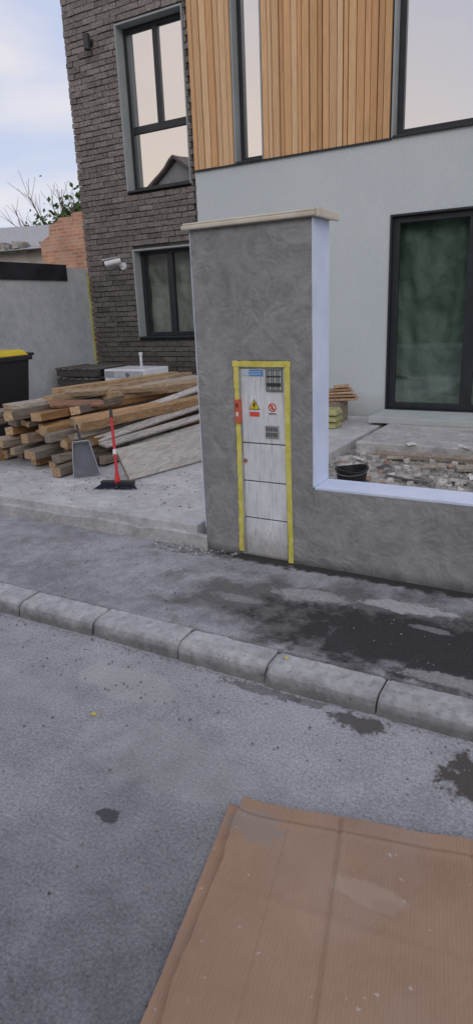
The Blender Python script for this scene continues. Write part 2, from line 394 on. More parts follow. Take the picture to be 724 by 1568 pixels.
for i in range(5): b.box(-1.746+i*.016,-1.738+i*.016,ys-.0105,ys-.0085,.868,.926,(.08,.08,.09))
b.box(-1.746,-1.672,ys-.0125,ys-.0115,.895,.902,(.4,.4,.4))
b.obj('meter_windows',MPAINT,mc)
b=MB()
b.box(-1.852,-1.762,ys-.003,ys-.0005,1.222,1.258,(.09,.30,.66))
b.box(-1.905,-1.855,ys-.003,ys-.0005,1.225,1.255,(.55,.66,.72))
for i in range(3):b.box(-1.848,-1.775+.004*i,ys-.0045,ys-.0035,1.229+i*.009,1.232+i*.009,(.6,.7,.85))
def tri(cx,cz,s,y,c): b.face([(cx-s,y,cz-s*.6),(cx+s,y,cz-s*.6),(cx,y,cz+s*1.1)],c)
b.box(-1.856,-1.792,ys-.002,ys-.0005,.985,1.012,(.75,.1,.06))
tri(-1.824,1.048,.036,ys-.003,(.03,.03,.02));tri(-1.824,1.048,.030,ys-.004,(.8,.6,.02))
b.face([(-1.828,ys-.005,1.066),(-1.815,ys-.005,1.066),(-1.821,ys-.005,1.050),(-1.814,ys-.005,1.050),(-1.828,ys-.005,1.030),(-1.824,ys-.005,1.046),(-1.832,ys-.005,1.046)][::-1],(.02,.02,.02))
def disc(cx,cz,r,y,c,n=24): b.face([(cx+r*math.cos(2*math.pi*k/n),y,cz+r*math.sin(2*math.pi*k/n)) for k in range(n)],c)
b.box(-1.735,-1.675,ys-.002,ys-.0005,.998,1.072,(.8,.8,.8))
disc(-1.705,1.042,.026,ys-.003,(.7,.05,.04));disc(-1.705,1.042,.018,ys-.004,(.85,.83,.8))
b.beam((-1.718,ys-.005,1.055),(-1.692,ys-.005,1.029),.001,.007,0,(.7,.05,.04),j=0)
b.box(-1.712,-1.700,ys-.0045,ys-.0042,1.03,1.054,(.03,.03,.03))
b.box(-1.73,-1.68,ys-.003,ys-.0021,1.002,1.009,(.1,.1,.1))
b.box(-1.945,-1.913,Y0-.014,ys-.001,.945,1.085,(.62,.15,.09))
b.box(-1.938,-1.920,Y0-.016,Y0-.0145,.985,1.01,(.8,.7,.6));b.box(-1.936,-1.922,Y0-.019,Y0-.0165,1.04,1.065,(.25,.05,.03))
b.cyl((-1.896,ys-.012,.712),(-1.896,ys,.712),.012,.012,14,(.35,.15,.1))
b.obj('stickers_and_lock',MPAINT,mc)
MTAPE=mat('yellow_masking_tape',(.62,.55,.09,1),(.76,.69,.19,1),18,.55,.5,60,.003)
b=MB()
def tape(pts,w,y):
    n=len(pts)
    for i in range(n-1):
        (xa,za),(xb,zb)=pts[i],pts[i+1]
        d=Vector((xb-xa,zb-za)).normalized();nx,nz=-d.y,d.x
        m=24
        for k in range(m):
            q=[]
            for t in (k/m,(k+1)/m):
                x=xa+(xb-xa)*t;z=za+(zb-za)*t
                for sgn in (-1,1):
                    ww=w/2+.005*noise.noise(Vector((x*40+sgn*7,z*40,1)))
                    q.append((x+nx*ww*sgn,y-.0015*noise.noise(Vector((x*30,z*30,5))),z+nz*ww*sgn))
            b.face([q[0],q[2],q[3],q[1]])
tape([(-1.934,1.312),(-1.931,.8),(-1.936,.35),(-1.942,.115)],.032,Y0-.004)
tape([(-1.600,1.310),(-1.602,.8),(-1.597,.4),(-1.592,.02)],.034,Y0-.004)
tape([(-1.955,1.294),(-1.578,1.292)],.032,Y0-.0065)
b.obj('masking_tape',MTAPE,mc)
# ------------------------------------------------------------------ house
ho=empty('modern_house');YF=7.92
W_UP=(-6.18,-5.13,3.22,5.20);W_LO=(-6.18,-5.13,1.26,2.46);W_T=(-4.44,-4.05,3.36,5.7);W_R=(-2.44,-.9,3.36,5.7);W_D=(-2.42,-.75,.336,2.55)
def wallpieces(b,x0,x1,z0,z1,y0,y1,ws):
    xs=sorted({x0,x1}|{w[0] for w in ws}|{w[1] for w in ws});xs=[x for x in xs if x0<=x<=x1]
    zs=sorted({z0,z1}|{w[2] for w in ws}|{w[3] for w in ws});zs=[z for z in zs if z0<=z<=z1]
    for i in range(len(xs)-1):
        cx=(xs[i]+xs[i+1])/2;run=None
        for j in range(len(zs)-1):
            cz=(zs[j]+zs[j+1])/2
            inside=any(w[0]<cx<w[1] and w[2]<cz<w[3] for w in ws)
            if not inside:
                if run is None: run=[zs[j],zs[j+1]]
                else: run[1]=zs[j+1]
            if inside or j==len(zs)-2:
                if run: b.box(xs[i],xs[i+1],y0,y1,run[0],run[1]);run=None
b=MB();wallpieces(b,-7.05,-5.06,0,7.2,YF+.03,YF+.32,[W_UP,W_LO]);b.obj('brick_backing',MMOR,ho)
b=MB();wallpieces(b,-5.06,5,0,3.345,YF+.004,YF+.32,[W_D]);b.obj('stucco_wall',MST,ho)
b=MB();wallpieces(b,-5.06,5,3.345,7.2,YF+.02,YF+.32,[W_T,W_R]);b.obj('cladding_backing',MBLK,ho)
bx('drip_rail',-5.05,-2.44,YF-.028,YF+.003,3.330,3.344,MFR,ho)
b=MB();b.box(-7.06,-6.8,YF+.33,16,0,7.2);b.box(4.8,5,YF+.33,16,0,7.2);b.box(-6.8,4.8,15.8,16,0,7.2);b.obj('outer_walls',MMOR,ho)
bx('roof_slab',-7.1,5.05,YF-.02,16.05,7.2,7.4,MFR,ho)
bx('interior_floor',-6.8,4.8,YF+.32,15.8,2.9,3.1,MDARK,ho)
bx('interior_partition',-6.8,4.8,YF+2.0,YF+2.1,0,7.2,mat('interior_plaster',(.25,.25,.25,1),(.32,.32,.31,1),1,.9,0),ho)
b=MB();ch=.0735;z=.24;row=0
while z<7.18:
    x=-7.08;first=True
    while x<-5.06:
        L=.235 if not(first and row%2) else .12
        first=False
        xe=min(x+L,-5.050 if row%2 else -5.085+random.uniform(-.02,.01))
        segs=[(x+.003,xe-.004)]
        for w in (W_UP,W_LO):
            if z+ch-.01>w[2]-.012 and z<w[3]+.012:
                ns=[]
                for s0,s1 in segs:
                    if s1<w[0]-.012 or s0>w[1]+.006: ns.append((s0,s1));continue
                    if s0<w[0]-.03: ns.append((s0,w[0]-.012))
                    if s1>w[1]+.02: ns.append((w[1]+.006,s1))
                segs=ns
        for s0,s1 in segs:
            if s1-s0<.015: continue
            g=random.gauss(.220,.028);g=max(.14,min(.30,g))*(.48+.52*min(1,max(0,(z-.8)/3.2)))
            yj=random.uniform(-.008,.008)
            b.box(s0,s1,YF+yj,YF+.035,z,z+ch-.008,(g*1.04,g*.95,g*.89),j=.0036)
        x+=L
    z+=ch;row+=1
b.obj('clinker_bricks',MBRK,ho,bevel=.004)
def window(nm,w,dep,gm,fr=.05,mv=(),mh=(),inner=None,rev=MREV,glassoff=.03):
    e=empty(nm);e.parent=ho
    x0,x1,z0,z1=w;yf=YF+dep
    b=MB();t=.012
    b.box(x0-.010,x0+t,YF-.012,yf+.08,z0-.01,z1+.01);b.box(x1-t,x1+.004,YF-.012,yf+.08,z0-.01,z1+.01)
    b.box(x0+t,x1-t,YF-.012,yf+.08,z1-t,z1+.01)
    b.obj('reveal',rev,e)
    b=MB();b.box(x0+t+.001,x1-t-.001,YF-.035,yf+.01,z0-.02,z0+.004);b.obj('sill',MFR,e,bevel=.003)
    xa,xb,za,zb=x0+t,x1-t,z0+.005,z1-t
    b=MB()
    b.box(xa,xa+fr,yf,yf+.07,za,zb);b.box(xb-fr,xb,yf,yf+.07,za,zb)
    b.box(xa+fr,xb-fr,yf,yf+.07,za,za+fr);b.box(xa+fr,xb-fr,yf,yf+.07,zb-fr,zb)
    for (x,wd,zl,zh) in mv: b.box(x-wd/2,x+wd/2,yf+.002,yf+.068,za+fr if zl is None else zl,zb-fr if zh is None else zh)
    for (z,wd) in mh: b.box(xa+fr,xb-fr,yf+.003,yf+.067,z-wd/2,z+wd/2)
    b.obj('frame',MFR,e,bevel=.004)
    b=MB();b.face([(xa+.02,yf+glassoff,za+.02),(xb-.02,yf+glassoff,za+.02),(xb-.02,yf+glassoff,zb-.02),(xa+.02,yf+glassoff,zb-.02)]);b.obj('glass',gm,e)
    if inner:
        nx=110;b=MB()
        for j in range(31):
            for i in range(nx+1):
                x=xa+(xb-xa)*i/nx;z=za+(zb-za)*j/30
                b.v.append((x,yf+.20+.07*noise.noise(Vector((x*3.5,z*2.0,3)))+.035*noise.noise(Vector((x*9+z*2,z*5,3)))+.008*math.sin(x*30+5*noise.noise(Vector((x*2,z*.8,1)))),z))
        for j in range(30):
            for i in range(nx):
                a=j*(nx+1)+i;b.f.append((a,a+1,a+nx+2,a+nx+1));b.c.append((1,1,1));b.mi.append(0)
        b.obj('curtain',inner,e,smooth=True)
window('upper_window',W_UP,.14,MGL,.055,mv=((-5.655,.085,4.02,None),),mh=((3.99,.09),),inner=MCURT)
window('lower_window',W_LO,.14,MGLO,.055,mv=((-5.655,.095,None,None),),inner=MCURL)
window('slot_window',W_T,.12,MGL,.06,inner=MCURT)
window('corner_window',W_R,.12,MGL,.075,inner=MCURW)
window('patio_door',W_D,.045,MGD,.07,mv=((-1.49,.13,None,None),),inner=MCURT,rev=MFR)
b=MB()
def slats(x0,x1,z0,z1):
    x=x0
    while x<x1-.02:
        w=random.choice([.045,.06,.07,.085]);w=min(w,x1-x)
        g=random.uniform(.85,1.1);c=random.choice([(.66,.40,.205),(.70,.45,.25),(.62,.36,.18),(.73,.50,.29)])
        y=YF-.018-random.choice([0,0,.008]);b.box(x,x+w,y,YF+.012,z0,z1,(c[0]*g,c[1]*g,c[2]*g),j=.0006)
        x+=w+random.choice([.009,.012,.016])
slats(-5.045,-4.46,3.347,7.15);slats(-4.035,-2.46,3.347,7.15)
slats(-4.45,-4.04,5.72,7.15);slats(-2.45,4.9,5.72,7.15);slats(-.88,4.9,3.347,5.70)
b.obj('larch_slats',MLARCH,ho)
e=empty('wall_lamp')
b=MB();b.box(-6.62,-6.56,YF-.02,YF+.0,5.04,5.12,(.03,.03,.03));b.box(-6.61,-6.57,YF-.06,YF-.02,5.06,5.10,(.03,.03,.03));b.cyl((-6.59,YF-.10,4.98),(-6.59,YF-.10,5.16),.045,.045,20,(.035,.035,.035))
b.obj('lamp_body',MPAINT,e,bevel=.003)
e=empty('security_camera')
b=MB();c=(.76,.77,.78);sx=.10
b.cyl((-6.47+sx,YF-.0,2.26),(-6.47+sx,YF-.03,2.26),.055,.05,20,c);b.cyl((-6.47+sx,YF-.03,2.26),(-6.49+sx,YF-.13,2.29),.016,.016,12,c)
b.cyl((-6.42+sx,YF-.13,2.335),(-6.60+sx,YF-.27,2.29),.042,.042,20,c);b.cyl((-6.60+sx,YF-.27,2.29),(-6.62+sx,YF-.284,2.285),.04,.034,20,(.03,.03,.03))
b.beam((-6.40+sx,YF-.12,2.385),(-6.63+sx,YF-.30,2.337),.095,.008,0,c)
b.obj('camera_body',MPAINT,e)
# ------------------------------------------------------------------ boundary wall
bw=empty('boundary_wall')
bx('rendered_wall',-7.30,-7.083,2.5,7.915,0,2.27,MBW,bw)
bx('black_flashing',-7.33,-7.06,2.5,7.46,2.09,2.31,MBLK,bw,bevel=.004)
b=MB()
for i in range(60):
    z0=.25+i*.0325;o_=.010*noise.noise(Vector((z0*6,1,1)));b.box(-7.079,-7.060+o_,YF-.030+o_,YF-.008,z0,z0+.0325,(1,1,1),j=.002)
b.obj('foam_joint',mat('yellow_foam',(.34,.36,.08,1),(.5,.49,.16,1),9,.8,.5),bw)
# ------------------------------------------------------------------ lumber pile
lp=MB()
greys=[(.30,.25,.205),(.36,.31,.26),(.22,.18,.145),(.42,.37,.31),(.26,.21,.165)]
oranges=[(.48,.28,.13),(.55,.34,.17),(.40,.22,.10)]
z=.235
for layer in range(6):
    h=random.uniform(.078,.090);xr=-4.08-.08*layer;x=-5.50+.03*layer
    while x<xr:
        w=random.choice([.08,.09,.1,.12,.14,.16]);hh=h*random.choice([1,1,.9,.65])
        ysb=random.gauss(4.50,.20)-(.12 if x>-4.6 else 0);ye=ysb+random.uniform(1.5,2.6);a=random.gauss(.06,.09)
        col=random.choice(greys*3+oranges*2);g=random.uniform(.6,1.15);col=tuple(q*g for q in col)
        ec=random.choice([(.60,.40,.22),(.48,.33,.2),(.38,.31,.24),(.66,.47,.28),(.32,.27,.22)])
        if random.random()>.10:
            lp.beam((x+w/2,ysb,z+hh/2+random.uniform(0,.02)),(x+w/2+math.sin(a)*(ye-ysb),ye,z+hh/2+random.gauss(.0,.03)),w-.010,hh-.004,random.gauss(0,.14),col,ec,j=.006)
        x+=w+random.uniform(.0,.04)
    z+=h
for p0,p1,w,h,r,c in [
 ((-5.45,4.12,.60),(-5.1,6.2,.66),.13,.06,.05,greys[3]),
 ((-5.42,4.25,.69),(-4.7,6.0,.71),.10,.05,.3,greys[0]),
 ((-5.15,4.40,.77),(-4.5,6.9,.80),.2,.04,.03,(.50,.44,.37)),
 ((-4.95,4.75,.80),(-4.75,7.0,.82),.16,.07,-.05,(.42,.31,.2)),
 ((-4.72,4.55,.79),(-4.42,4.98,.75),.16,.03,.2,(.30,.16,.10)),
 ((-4.90,4.95,.84),(-4.3,5.9,.80),.09,.05,.3,(.40,.30,.20)),
 ((-5.3,5.2,.80),(-5.0,7.1,.80),.12,.09,.0,(.50,.34,.19)),
 ((-4.65,5.3,.78),(-4.3,7.3,.72),.14,.09,.1,(.46,.33,.2)),
 ((-4.45,4.22,.26),(-4.05,5.5,.29),.12,.08,.1,(.28,.22,.16)),
 ((-4.72,4.25,.30),(-4.35,5.6,.33),.10,.10,.05,(.46,.29,.15)),
 ((-4.6,4.30,.58),(-4.2,6.2,.58),.13,.1,.2,(.50,.31,.15)),
 ((-4.42,4.45,.50),(-4.1,6.2,.52),.11,.09,.5,(.33,.25,.17)),
 ((-4.25,4.40,.62),(-3.9,6.2,.66),.10,.09,.2,(.44,.28,.15)),
 ((-5.1,4.20,.45),(-4.8,6.2,.46),.11,.08,.3,(.40,.33,.26)),
 ((-4.8,4.25,.50),(-4.5,6.2,.50),.12,.09,-.1,(.34,.27,.2))]:
    lp.beam(p0,p1,w,h,r,c,(.58,.40,.24))
for k in range(7):
    cgr=random.choice([(.52,.50,.47),(.40,.38,.35),(.60,.57,.53),(.30,.28,.25)])
    lp.beam((-4.36+.095*k,4.62+random.uniform(-.2,.3),.58-.055*k+random.uniform(-.015,.015)),(-3.80+.10*k+random.uniform(-.12,.12),7.2,.88-.10*k+random.uniform(-.03,.05)),random.uniform(.09,.13),.024,.45+random.uniform(-.35,.25),cgr,(.42,.37,.32))
lp.obj('lumber_pile',MLUM,bevel=.004)
b=MB()
b.beam((-3.545,4.15,.37),(-3.12,6.1,.37),.30,.03,math.radians(57),(.50,.475,.44),(.3,.27,.22),j=.002)
b.obj('formwork_board',m_wood('board_wood',sc=(10,1.5,10),lo=.7,hi=1.2),bevel=.003)
# broom
b=MB()
hd=Vector((-3.42,3.93,.30));tp=Vector((-3.83,4.4,.775))
red=(.55,.03,.035)
b.cyl(hd,tp,.0125,.0125,12,red)
b.cyl(hd+(tp-hd)*.35,hd+(tp-hd)*.42,.017,.017,12,(.7,.7,.7));b.cyl(hd+(tp-hd)*.9,tp+(tp-hd)*.03,.016,.013,12,(.04,.04,.04))
b.cyl(hd-(tp-hd).normalized()*.03,hd+(tp-hd)*.09,.026,.017,12,red)
d=Vector((.92,.30,0)).normalized();b.beam(hd-d*.14-Vector((0,0,.02)),hd+d*.14-Vector((0,0,.02)),.055,.03,0,(.03,.03,.035))
for i in range(190):
    t=random.uniform(-.14,.14);q=hd+d*t+Vector((0,random.uniform(-.02,.02),-.03));e2=q+d*t*.3+Vector((random.uniform(-.012,.012),-.02+random.uniform(-.03,.02),-.045))
    b.cyl(q,(e2.x,e2.y,.236),.0028,.002,4,(.03,.035,.06),caps=False)
b.obj('broom',MPAINT)
# dustpan: scoop with raised sides, leaning on the pile
b=MB();c=(.12,.13,.15);cl=(.46,.49,.54)
o0=Vector((-3.93,4.12,.25));u=Vector((.13,.17,.0)).normalized();v=Vector((-.14,.10,.30)).normalized();wn=u.cross(v).normalized()
if wn.y>0: wn=-wn
def pq(a,bb,cc=0): return o0+u*a+v*bb+wn*cc
L_=.30
for i in range(8):
    t0,t1=i/8,(i+1)/8
    hw=lambda t:.115-.045*t
    dp=lambda t:.002+.055*t
    b.hexa([pq(-hw(t0),L_*t0),pq(hw(t0),L_*t0),pq(hw(t1),L_*t1),pq(-hw(t1),L_*t1)]+[pq(-hw(t0),L_*t0,.005),pq(hw(t0),L_*t0,.005),pq(hw(t1),L_*t1,.005),pq(-hw(t1),L_*t1,.005)],c)
    for sg in (-1,1):
        a0,a1=sg*hw(t0),sg*hw(t1);e_=.004*sg
        b.hexa([pq(a0,L_*t0,0),pq(a0+e_,L_*t0,0),pq(a1+e_,L_*t1,0),pq(a1,L_*t1,0),pq(a0,L_*t0,dp(t0)),pq(a0+e_,L_*t0,dp(t0)),pq(a1+e_,L_*t1,dp(t1)),pq(a1,L_*t1,dp(t1))],cl)
b.hexa([pq(-.07,L_,0),pq(.07,L_,0),pq(.07,L_+.006,0),pq(-.07,L_+.006,0),pq(-.07,L_,.058),pq(.07,L_,.058),pq(.07,L_+.006,.058),pq(-.07,L_+.006,.058)],cl)
b.cyl(pq(0,L_,.03),pq(0,L_+.17,.02),.014,.011,10,(.05,.05,.06))
b.obj('dustpan',MPAINT)
# ------------------------------------------------------------------ wheelie bin
e=empty('wheelie_bin')
b=MB();k=(.022,.023,.026);s_=-.27
b.hexa([(-6.07+s_,4.88,.30),(-5.66+s_,4.88,.30),(-5.66+s_,5.34,.30),(-6.07+s_,5.34,.30),(-6.14+s_,4.76,1.18),(-5.59+s_,4.76,1.18),(-5.59+s_,5.42,1.18),(-6.14+s_,5.42,1.18)],k)
b.box(-6.17+s_,-5.565+s_,4.73,5.45,1.14,1.19,k)
b.cyl((-6.1+s_,5.42,.36),(-5.63+s_,5.42,.36),.12,.12,20,(.02,.02,.02));b.cyl((-6.12+s_,5.5,1.2),(-5.6+s_,5.5,1.2),.018,.018,10,k)
b.obj('bin_body',MPAINT,e,bevel=.01)
b=MB();yl=(.68,.52,.03)
b.hexa([(-6.17+s_,4.71,1.192),(-5.62+s_,4.71,1.192),(-5.62+s_,5.46,1.192),(-6.17+s_,5.46,1.192),(-6.1+s_,4.78,1.235),(-5.68+s_,4.78,1.235),(-5.68+s_,5.42,1.255),(-6.1+s_,5.42,1.255)],yl)
b.obj('lid',MPAINT,e,bevel=.012)
b=MB();b.face([(-6.02+s_,4.79,.85),(-5.76+s_,4.79,.85),(-5.76+s_,4.765,1.02),(-6.02+s_,4.765,1.02)],(.7,.71,.75));b.face([(-6.00+s_,4.782,.88),(-5.85+s_,4.782,.88),(-5.85+s_,4.765,.93),(-6.00+s_,4.765,.93)],(.1,.2,.5));b.obj('label',MPAINT,e)
# ------------------------------------------------------------------ washing machine & pallets
e=empty('washing_machine')
wx0,wx1,wy0,wy1,wz0,wz1=-6.10,-5.40,6.95,7.5,.235,.88
bx('cabinet',wx0,wx1,wy0,wy1,wz0,wz1,mat('appliance_white',(.72,.74,.77,1),(.79,.81,.83,1),5,.35,.0,spec=.5),e,bevel=.015)
b=MB();b.box(wx0+.02,wx1-.02,wy0-.008,wy0-.001,wz1-.11,wz1-.02,(.5,.52,.56));b.box(wx0+.03,wx0+.18,wy0-.012,wy0-.0085,wz1-.1,wz1-.03,(.35,.37,.40));b.cyl((-5.68,wy0-.03,wz1-.065),(-5.68,wy0-.002,wz1-.065),.028,.028,20,(.2,.2,.22))
b.cyl((-5.71,wy0-.03,.50),(-5.71,wy0-.002,.50),.19,.2,32,(.5,.52,.55));b.cyl((-5.71,wy0-.04,.50),(-5.71,wy0-.031,.50),.14,.15,32,(.05,.06,.08));b.obj('door_and_panel',MPAINT,e)
b=MB()
for i in range(5):
    zz=.24+i*.135
    for y in (6.9,7.15,7.4): b.box(-6.95,-6.2,y,y+.09,zz,zz+.09,(.08,.075,.07),j=.006)
    for q in range(6): b.box(-6.95+q*.13,-6.86+q*.13,6.88,7.52,zz+.095,zz+.118,(.14,.13,.115),j=.006)
b.obj('pallet_stack',MRUB)
b=MB();b.cyl((-5.95,7.6,.235),(-5.95,7.6,1.02),.02,.02,12,(.7,.72,.75));b.cyl((-5.95,7.6,1.02),(-5.95,7.6,1.06),.028,.028,12,(.7,.72,.75));b.cyl((-5.95,7.6,.30),(-5.80,7.6,.30),.02,.02,12,(.7,.72,.75));b.obj('waste_pipe',MPAINT)
b=MB();pv=None
for k in range(26):
    t=k/25;p=Vector((-7.0+.25*math.sin(t*5),6.0+1.7*t,.245+.5*max(0,t-.7)))
    if pv: b.cyl(pv,p,.012,.012,6,(.02,.02,.02),caps=False)
    pv=p
b.obj('power_cable',MPAINT)
# bucket
b=MB();cx,cy,cz=-1.73,4.80,.16;n=28;prof=[(.10,0),(.125,.17),(.135,.175),(.135,.19),(.118,.19),(.093,.01)]
for r,h in prof:
    for k in range(n):
        t=2*math.pi*k/n;b.v.append((cx+r*math.cos(t),cy+r*math.sin(t),cz+h+.010*math.sin(t*2)*(h>.1)))
for i in range(len(prof)-1):
    for k in range(n): b.f.append((i*n+k,i*n+(k+1)%n,(i+1)*n+(k+1)%n,(i+1)*n+k));b.c.append((.02,.02,.023));b.mi.append(0)
b.f.append(tuple(5*n+k for k in range(n)));b.c.append((.05,.05,.05));b.mi.append(0)
pv=None
for k in range(13):
    t=math.pi*k/12;p=Vector((cx+.135*math.cos(t),cy-.135*math.sin(t)*.9,cz+.18-.03*math.sin(t)))
    if pv: b.cyl(pv,p,.003,.003,6,(.3,.3,.3))
    pv=p
b.obj('bucket',MPAINT)
b=MB()
for i in range(5):
    b.beam((-3.35+.1*i,7.3+.05*i,.50+.035*i),(-2.62-.04*i,7.45+.03*i,.52+.034*i),.16,.022,random.uniform(-.1,.1),random.choice([(.50,.33,.2),(.42,.27,.17),(.55,.4,.27)]),(.5,.35,.2))
b.box(-3.3,-3.1,7.28,7.6,.235,.49,(.3,.25,.2));b.box(-2.95,-2.8,7.3,7.6,.235,.49,(.3,.25,.2))
b.obj('plank_stack',MLUM,bevel=.003)
bm=MB()
for i in range(3): bm.hexa([(-2.98+.01*i,6.9,.236+.075*i),(-2.70+.01*i,6.92,.236+.075*i),(-2.70,7.2,.236+.075*i),(-2.97,7.18,.236+.075*i),(-2.95+.01*i,6.93,.305+.075*i),(-2.73+.01*i,6.95,.30+.075*i),(-2.73,7.17,.305+.075*i),(-2.95,7.15,.305+.075*i)],(.38,.37,.17))
bm.obj('cement_bags',MPAINT,bevel=.02)
# ------------------------------------------------------------------ cardboard
def m_card():
    t=NT('cardboard')
    rz=math.radians(-13.6)
    v=t.mapv((1,1,1),rot=(0,0,rz))
    n=t.noise(3,8,.2);col=t.ramp(n,.3,.7,(.310,.195,.130,1),(.40,.258,.175,1))
    w=t.n('ShaderNodeTexWave');w.inputs['Scale'].default_value=30;w.inputs['Distortion'].default_value=.15;w.bands_direction='X';t.l(v,w.inputs['Vector'])
    col=t.mix(1.0,col,t.ramp(w.outputs['Fac'],0,1,(.965,.965,.965,1),(1.03,1.03,1.03,1)),'MULTIPLY')
    fib=t.noise(8,6,.2,vec=t.mapv((30,3,3),rot=(0,0,rz)))
    col=t.mix(1.0,col,t.ramp(fib,.3,.7,(.93,.93,.93,1),(1.06,1.06,1.06,1)),'MULTIPLY')
    dust=t.ramp(t.noise(1.9,8,.5),.50,.66);col=t.mix(t.math('MULTIPLY',dust,.40),col,(.36,.295,.245,1))
    nz=t.noise(22,5)
    col=t.mix(t.math('MULTIPLY',t.spot(-.42,1.35,.13,.045,nz,.5),.35),col,(.47,.38,.31,1))
    col=t.mix(t.math('MULTIPLY',t.spot(-.36,1.33,.05,.03,nz,.4),.25),col,(.24,.17,.12,1))
    col=t.mix(t.math('MULTIPLY',t.spot(-.82,1.42,.11,.07,nz,.8),.6),col,(.28,.245,.215,1))
    spots=t.ramp(t.noise(38,2),.73,.75);col=t.mix(t.math('MULTIPLY',spots,.45),col,(.6,.58,.54,1))
    at=t.n('ShaderNodeAttribute');at.attribute_name='Col'
    col=t.mix(1.0,col,at.outputs['Color'],'MULTIPLY')
    nn=t.bump(w.outputs['Fac'],.18,.002);nn=t.bump(t.noise(9,6),.3,.008,nn)
    return t.fin(col,.8,nn,spec=.25)
MCARD=m_card();MCARD2=mat('cardboard_edge',(.24,.16,.105,1),(.40,.28,.19,1),60,.85,.4)
O=Vector((-.938,1.492,0));du=Vector((.972,.235,0));dv=Vector((.235,-.972,0))
def csheet(name,u0,u1,v0,v1,nu,nv,z0,thick,uedge=0,m=MCARD,parent=None,seed=0,lift=0,tone=1):
    b=MB();P=[]
    for j in range(nv+1):
        for i in range(nu+1):
            f=(i/nu)**1.5;u=u0+(u1-u0)*f;v=v0+(v1-v0)*(j/nv)**1.3
            uu=u+(uedge*(noise.noise(Vector((v*6,seed,1)))+.35*noise.noise(Vector((v*26,seed,1))))*max(0,1-(u-u0)/.12)**2)
            vv=v+(.007*noise.noise(Vector((u*6,seed,7)))*max(0,1-(v-v0)/.1))
            z=z0+.007*noise.noise(Vector((u*1.6,v*1.6,seed)))+.0012*noise.noise(Vector((u*14,v*14,seed)))
            # scored fold lines: sharp V grooves with a raised shoulder
            V=lambda x,w,dp:-dp*max(0,1-abs(x)/w)
            z+=V(u-.36-.03*v,.007,.007)+V(u-.376-.03*v,.012,-.004)
            z+=V(u-.20-.01*v,.006,.003)+V(v-.05,.007,.009)+V(v-.066,.014,-.004)
            z+=V(v-.33-.10*u,.03,-.004)+V(u-.75,.007,.005)
            if uedge: z+=lift*math.exp(-(u-u0)/.03)*(.75+1.0*noise.noise(Vector((v*4,3,seed))))
            p=O+du*uu+dv*vv;P.append((p.x,p.y,max(z,.009+thick)))
    b.v=P+[(p[0],p[1],p[2]-thick) for p in P];n=len(P)
    q=lambda i,j:j*(nu+1)+i
    def add(f,mi=0): b.f.append(f);b.c.append((tone,tone,tone));b.mi.append(mi)
    for j in range(nv):
        for i in range(nu):
            add((q(i,j+1),q(i+1,j+1),q(i+1,j),q(i,j)));add((n+q(i,j),n+q(i+1,j),n+q(i+1,j+1),n+q(i,j+1)))
    for j in range(nv): add((q(0,j),n+q(0,j),n+q(0,j+1),q(0,j+1)),1);add((q(nu,j+1),n+q(nu,j+1),n+q(nu,j),q(nu,j)),1)
    for i in range(nu): add((q(i+1,0),n+q(i+1,0),n+q(i,0),q(i,0)),1);add((q(i,nv),n+q(i,nv),n+q(i+1,nv),q(i+1,nv)),1)
    o=b.obj(name,[m,MCARD2],parent,smooth=True)
    for p in o.data.polygons:
        if p.material_index==1: p.use_smooth=False
    return o
cb=empty('cardboard_sheet')
csheet('under_layer',-.010,1.45,.004,1.3,90,60,.020,.005,0.003,parent=cb,seed=2,lift=.003,tone=1.12)
csheet('top_layer',.040,1.45,-.006,1.3,330,230,.040,.005,.010,parent=cb,seed=5,lift=.020)
b=MB()
def leaf(x,y,z,s,c):
    a=random.uniform(0,6);P=[]
    for r,t in ((1,0),(.55,.8),(.6,2.2),(1,3.1),(.5,4.1),(.55,5.3)):
        P.append((x+s*r*math.cos(t+a),y+s*r*math.sin(t+a),z+.004*math.sin(t*2)))
    b.face(P,c)
leaf(-1.72,1.68,.012,.016,(.62,.5,.06));leaf(-1.12,2.3,.106,.016,(.7,.62,.15));leaf(-1.69,1.69,.011,.01,(.5,.4,.08));leaf(-1.0,1.1,.010,.006,(.5,.35,.2));leaf(-1.3,1.3,.010,.005,(.5,.4,.3))
b.obj('fallen_leaves',MPAINT)
# ------------------------------------------------------------------ background
MRB=NT('ruin_brick');br=MRB.n('ShaderNodeTexBrick');br.inputs['Scale'].default_value=1
br.inputs['Color1'].default_value=(.50,.22,.13,1);br.inputs['Color2'].default_value=(.62,.34,.22,1);br.inputs['Mortar'].default_value=(.5,.42,.36,1)
br.inputs['Brick Width'].default_value=.28;br.inputs['Row Height'].default_value=.09;br.inputs['Mortar Size'].default_value=.012
MRB.l(MRB.mapv(rot=(math.radians(90),0,0)),br.inputs['Vector'])
MRBm=MRB.fin(MRB.mix(1.0,br.outputs['Color'],MRB.ramp(MRB.noise(2,6),.3,.7,(.75,.75,.75,1),(1.15,1.15,1.15,1)),'MULTIPLY'),.9,MRB.bump(br.outputs['Fac'],-.5,.02))
e=empty('ruined_brick_building')
tops=[(-14.1,3.55),(-13.75,3.7),(-13.72,3.95),(-13.4,4.02),(-13.35,4.12),(-12.9,4.10),(-12.8,4.2),(-12.2,4.18),(-12.1,3.9),(-11.4,3.95),(-11.3,3.6),(-10.4,3.5)]
prism('broken_wall',[(-14.1,0)]+[(-10.4,0)]+tops[::-1],14,14.35,MRBm,e)
bx('side_wall',-14.1,-13.8,14.36,18,0,3.3,MRBm,e)
e=empty('neighbor_house')
MNH=mat('old_plaster',(.36,.34,.32,1),(.52,.50,.48,1),1.5,.9,.3)
bx('walls',-19.5,-14.6,14.6,19,0,3.55,MNH,e)
